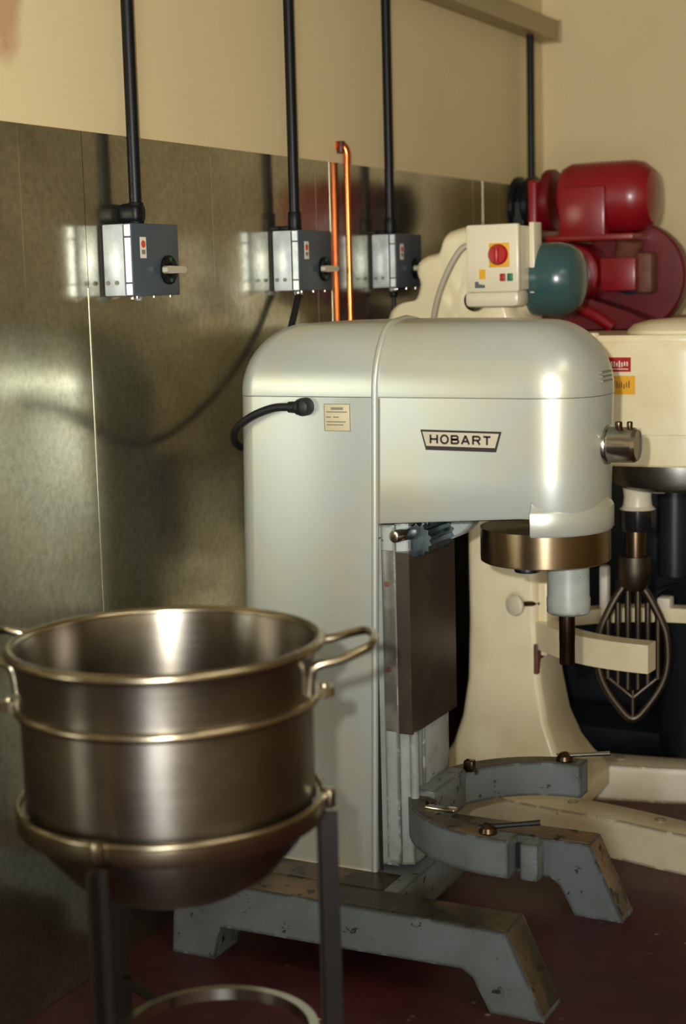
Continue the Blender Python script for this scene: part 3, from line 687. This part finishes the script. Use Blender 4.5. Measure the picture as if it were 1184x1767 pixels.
# head
hp = [Vector((p[0], p[1], 0)) for p in plan(0.40, 1.205, 0.205, 0.05)]
def hs(z, s=1.0, sy=None): return [Vector((0.9+(p.x-0.9)*s, CY+p.y*(sy or s), z)) for p in hp]
loft('head', [hs(1.085, 0.985), hs(1.09), hs(1.165), hs(1.168, 0.992), hs(1.171, 0.992), hs(1.174), hs(1.395), hs(1.41, 0.992), hs(1.418, 0.975)], 'cream', cm, 28)
loft('head_lid', [hs(1.417, 0.95), hs(1.425, 0.965), hs(1.436, 0.965), hs(1.443, 0.945)], 'cream', cm, 40)
lathe('head_dome', [(0.155, 0), (0.152, 0.012), (0.135, 0.028), (0.09, 0.040), (0.03, 0.044)], (1.0, CY, 1.44), 'cream', cm)
cyl('lid_knob', (0.80, CY-0.19, 1.415), (0.80, CY-0.19, 1.452), 0.018, 'cream', cm, 18, 0.006)
hy = CY-0.205
s1 = box('red_sticker', (0.847, hy-0.001, 1.345), (0.912, hy+0.002, 1.384), 'switch_red', cm)
random.seed(3)
for k in range(7):
    xx = 0.857+k*0.0072; box('print_stroke', (xx, hy-0.0015, 1.357+random.uniform(0, 0.004)), (xx+0.0036, hy-0.0008, 1.369+random.uniform(0, 0.007)), 'white', s1)
box('print_line', (0.855, hy-0.0015, 1.351), (0.905, hy-0.0008, 1.3535), 'white', s1)
s2 = box('yellow_sticker', (0.846, hy-0.001, 1.283), (0.924, hy+0.002, 1.334), 'yellow', cm)
for k in range(8):
    xx = 0.858+k*0.0068; box('print_stroke', (xx, hy-0.0015, 1.297+random.uniform(0, 0.006)), (xx+0.0028, hy-0.0008, 1.312+random.uniform(0, 0.010)), 'rust', s2)
lathe('planetary_plate', [(0.165, 0), (0.19, 0.012), (0.196, 0.03), (0.196, 0.078)], (0.995, CY, 1.010), 'plate_grey', cm, n=72)
lathe('neck', [(0.052, -0.004), (0.042, 0.006), (0.039, 0.03), (0.043, 0.06), (0.052, 0.072)], (0.872, CY, 0.942), 'cream_pale', cm)
lathe('neck_collar', [(0.048, 0), (0.05, 0.004), (0.05, 0.06), (0.047, 0.064)], (0.872, CY, 0.876), 'collar', cm)
box('plate_lug', (0.935, CY-0.08, 0.995), (0.975, CY-0.06, 1.012), 'white', cm, 0.006)
# rear housing with the stepped outline
hpz = [(0.12, 1.40), (0.125, 1.49), (0.145, 1.525), (0.175, 1.54), (0.21, 1.545), (0.228, 1.56), (0.238, 1.60), (0.228, 1.635), (0.235, 1.665), (0.262, 1.682), (0.292, 1.688), (0.308, 1.70), (0.322, 1.738), (0.35, 1.755), (0.42, 1.758), (0.50, 1.70), (0.53, 1.55), (0.53, 1.40)]
loft('rear_housing', [[Vector((0.38+(p[0]-0.38)*q, CY+dy, 1.56+(p[1]-1.56)*q)) for p in [(w_.x, w_.z) for w_ in smooth_path([(a, 0, b) for a, b in hpz], 3, True)]] for dy, q in ((-0.125, 0.80), (-0.120, 0.87), (-0.108, 0.925), (-0.085, 0.965), (-0.05, 0.99), (0.0, 1.0), (0.08, 1.0), (0.12, 0.97), (0.14, 0.9))], 'cream', cm, 60)
# motor: white bell and teal cowl
lathe('motor_bell', [(0.085, 0), (0.105, 0.01), (0.108, 0.06), (0.108, 0.15), (0.102, 0.17)], (0.41, CY, 1.603), 'cream_pale', cm, (1, 0, 0))
lathe('motor_cowl', [(0.104, 0), (0.106, 0.01), (0.105, 0.08), (0.098, 0.11), (0.082, 0.132), (0.05, 0.146), (0.01, 0.15)], (0.565, CY, 1.600), 'teal', cm, (1, 0, 0))
box('terminal_block', (0.42, CY-0.19, 1.525), (0.585, CY-0.10, 1.575), 'cream_pale', cm, 0.015)
# control box on its near side
cb = box('control_box', (0.437, 4.215, 1.572), (0.584, 4.36, 1.752), 'cream_pale', cm, 0.006)
box('box_cover', (0.432, 4.198, 1.567), (0.590, 4.222, 1.757), 'cream_pale', cb, 0.007)
box('cover_flange', (0.584, 4.30, 1.562), (0.6, 4.365, 1.762), 'cream_pale', cb, 0.003)
fy = 4.198
sp_ = box('switch_plate', (0.503, fy-0.002, 1.637), (0.563, fy+0.001, 1.704), 'yellow', cb, 0.001)
lathe('rotary_switch', [(0.029, 0), (0.029, 0.006), (0.024, 0.012), (0.010, 0.013)], (0.531, fy-0.001, 1.672), 'switch_red', sp_, (0, -1, 0), 32)
box('switch_grip', (0.5255, fy-0.026, 1.650), (0.5365, fy-0.012, 1.694), 'switch_red', sp_, 0.004)
box('warning_sticker', (0.472, fy-0.001, 1.605), (0.491, fy+0.001, 1.632), 'yellow', cb)
box('stop_button', (0.536, fy-0.008, 1.598), (0.551, fy+0.001, 1.619), 'switch_red', cb, 0.002)
box('start_button', (0.558, fy-0.008, 1.598), (0.573, fy+0.001, 1.619), 'green', cb, 0.002)
prism('blue_sticker', [(0, 0), (0.03, 0), (0.03, 0.008), (0.012, 0.011), (0.010, 0.018), (0, 0.018)], (0.459, fy-0.001, 1.580), (1, 0, 0), (0, 0, 1), (0, 0.002, 0), 'box_lid', cb)
tube('cable', [(0.438, 4.215, 1.70), (0.415, 4.21, 1.692), (0.385, 4.205, 1.65), (0.35, 4.205, 1.58), (0.325, 4.21, 1.50), (0.31, 4.22, 1.40)], 0.0085, 'plastic_grey', cm, 12, 6)
lathe('drain_cap', [(0.03, 0), (0.032, 0.01), (0.03, 0.03), (0.02, 0.04)], (0.43, CY-0.13, 1.545), 'plate_grey', cm, (0.3, -0.95, 0), 28)
# flat beater hanging from the neck
FX = 0.858
fb = thing('flat_beater', (FX, CY, 0.31), 'grey cast flat beater with upright bars hanging under the cream mixer head', 'beater')
lathe('beater_shaft', [(0.030, 0), (0.030, 0.08), (0.026, 0.10)], (FX+0.008, CY, 0.79), 'brown_steel', fb, n=28)
lathe('beater_boss', [(0.03, 0), (0.044, 0.02), (0.048, 0.06), (0.047, 0.10)], (FX+0.005, CY, 0.70), 'beater', fb, n=32)
bd_ = Vector((0.95, 0.31, 0)); o3 = Vector((FX, CY, 0))
def bp(u, z): return o3 + bd_*u + Vector((0, 0, z))
tube('frame', [bp(0.0, 0.735), bp(0.04, 0.69), bp(0.085, 0.60), bp(0.098, 0.55), bp(0.10, 0.48), bp(0.085, 0.42), bp(0.045, 0.355), bp(0.0, 0.312), bp(-0.045, 0.355), bp(-0.085, 0.42), bp(-0.10, 0.48), bp(-0.098, 0.55), bp(-0.085, 0.60), bp(-0.04, 0.69), bp(0.0, 0.735)], 0.012, 'beater', fb, 12, 4)
for u in (-0.072, -0.043, -0.0145, 0.0145, 0.043, 0.072):
    zt = 0.72-abs(u)*1.35; zb = 0.395+abs(u)*0.55
    tube('bar', [bp(u, zt), bp(u, zb)], 0.0092, 'beater', fb, 10)
tube('chevron', [bp(-0.075, 0.44), bp(0.0, 0.375), bp(0.075, 0.44)], 0.008, 'beater', fb, 10)
tube('spine', [bp(0, 0.40), bp(0, 0.315)], 0.008, 'beater', fb, 10)

# ------------------------------------------------------------------ dark mixer with the red drive against the back wall
RY = 5.22
rm = thing('floor_mixer', (0.6, 5.45, 0), 'dark blue-grey machine with a red motor and red flywheel against the back wall', 'mixer')
bm = B(); bm_box(bm, (0.20, 5.02, 0.0), (1.75, 5.95, 0.09), 0.015); obj('base', bm, 'navy', rm)
bm = B(); bm_box(bm, (0.25, 5.30, 0.085), (1.65, 5.90, 1.16), 0.04, 3); obj('housing', bm, 'navy', rm)
bm = B(); bm_box(bm, (0.30, 5.12, 1.10), (0.72, 5.75, 1.46), 0.03, 3); obj('drive_pedestal', bm, 'red_dark', rm)
lathe('spindle_column', [(0.055, 0), (0.055, 0.30), (0.07, 0.31), (0.07, 0.33), (0.058, 0.335), (0.058, 0.36), (0.07, 0.365), (0.07, 0.385), (0.055, 0.39), (0.055, 0.62)], (0.80, 5.08, 0.62), 'navy', rm)
bm = B(); bm_box(bm, (0.66, 5.0, 1.14), (0.98, 5.45, 1.22), 0.02, 2); obj('spindle_arm', bm, 'navy', rm)
# motor
MZ, MR = 1.865, 0.118
lathe('motor_barrel', [(0.085, 0), (0.105, 0.012), (MR, 0.04), (MR+0.002, 0.12), (MR+0.002, 0.25), (MR-0.006, 0.285), (MR-0.03, 0.315), (0.05, 0.325)], (0.375, RY, MZ), 'red', rm, (1, 0, 0), 56)
box('motor_bracket', (0.402, RY-0.135, 1.735), (0.562, RY-0.02, 1.90), 'red', rm, 0.008)
box('motor_plate', (0.36, RY-0.15, 1.722), (0.66, RY+0.14, 1.742), 'red', rm, 0.004)
lathe('motor_flange', [(0.10, 0), (0.104, 0.006), (0.104, 0.03), (0.098, 0.036)], (0.318, RY, MZ), 'red_dark', rm, (1, 0, 0), 40)
pu = lathe('pulley', [(0.092, 0), (0.10, 0.006), (0.10, 0.022), (0.086, 0.032), (0.086, 0.044), (0.10, 0.054), (0.10, 0.072), (0.092, 0.078)], (0.205, RY, 1.85), 'black', rm, (1, 0, 0), 40)
cyl('pulley_hub', (0.255, RY-0.035, 1.84), (0.305, RY-0.035, 1.84), 0.042, 'red', pu, 24, 0.005)
box('belt_guard', (0.295, RY-0.14, 1.60), (0.33, RY+0.10, 1.93), 'red', rm, 0.012, 3)
prism('drive_belt', [(-0.09, 1.86), (0.09, 1.86), (0.075, 1.55), (-0.075, 1.55)], (0.225, RY, 0), (0, 1, 0), (0, 0, 1), (0.04, 0, 0), 'black', rm, 0.004)
# flywheel, gearbox and the square fitting on it
fw = lathe('flywheel', [(0.14, 0.0), (0.178, 0.004), (0.184, 0.012), (0.184, 0.07), (0.178, 0.078), (0.14, 0.08)], (0.60, RY+0.12, 1.60), 'red_dark', rm, (0, -1, 0), 64)
lathe('flywheel_hub', [(0.06, 0.075), (0.06, 0.10), (0.03, 0.11)], (0.60, RY+0.12, 1.60), 'navy', fw, (0, -1, 0), 32)
gb = lathe('gearbox', [(0.10, 0.0), (0.104, 0.02), (0.104, 0.14), (0.098, 0.165), (0.075, 0.18), (0.03, 0.184)], (0.43, RY+0.06, 1.615), 'red', rm, (0, -1, 0), 48)
bm = B(); bm_box(bm, (0.447, RY-0.131, 1.605), (0.482, RY-0.122, 1.672), 0.012, 3); obj('white_tag', bm, 'white', gb)
box('square_fitting', (0.535, RY-0.10, 1.555), (0.655, RY+0.04, 1.665), 'red', rm, 0.006)
lathe('rusty_elbow', [(0.03, 0), (0.045, 0.01), (0.045, 0.06), (0.03, 0.07)], (0.60, RY-0.01, 1.665), 'rust', rm, (0.3, -0.4, 0.85), 28)
box('side_fitting', (0.645, RY-0.06, 1.545), (0.70, RY+0.02, 1.68), 'rust', rm, 0.012)
prism('lower_casting', [(0.33, 1.40), (0.70, 1.40), (0.69, 1.46), (0.62, 1.49), (0.50, 1.53), (0.36, 1.53)], (0, RY-0.10, 0), (1, 0, 0), (0, 0, 1), (0, 0.3, 0), 'red_dark', rm, 0.01)
tube('red_arm', [(0.47, RY-0.12, 1.50), (0.53, RY-0.13, 1.475), (0.59, RY-0.13, 1.435)], 0.02, 'red', rm, 14, 4)
# its bowl
db = thing('mixing_bowl', (1.10, 4.95, 0.002), 'dark steel tub on the floor behind the cream mixer', 'bowl')
lathe('tub', [(0.20, 0.0), (0.26, 0.012), (0.30, 0.10), (0.315, 0.30), (0.318, 0.58), (0.306, 0.58), (0.302, 0.30), (0.288, 0.11), (0.25, 0.03), (0.01, 0.025)], (1.10, 4.95, 0.002), 'navy', db, n=72, ang=40)
ring('rim', 0.318, 0.585, 0.010, 'navy', db, c=(1.10, 4.95))

# short metal offcut on the floor between the cream legs
t = tube('metal_offcut', [(0.80, 4.60, 0.012), (0.88, 4.62, 0.011), (0.93, 4.66, 0.012)], 0.011, 'rust', None, 10)
tag(t, 'short rusty metal offcut lying on the floor between the cream legs', 'offcut')
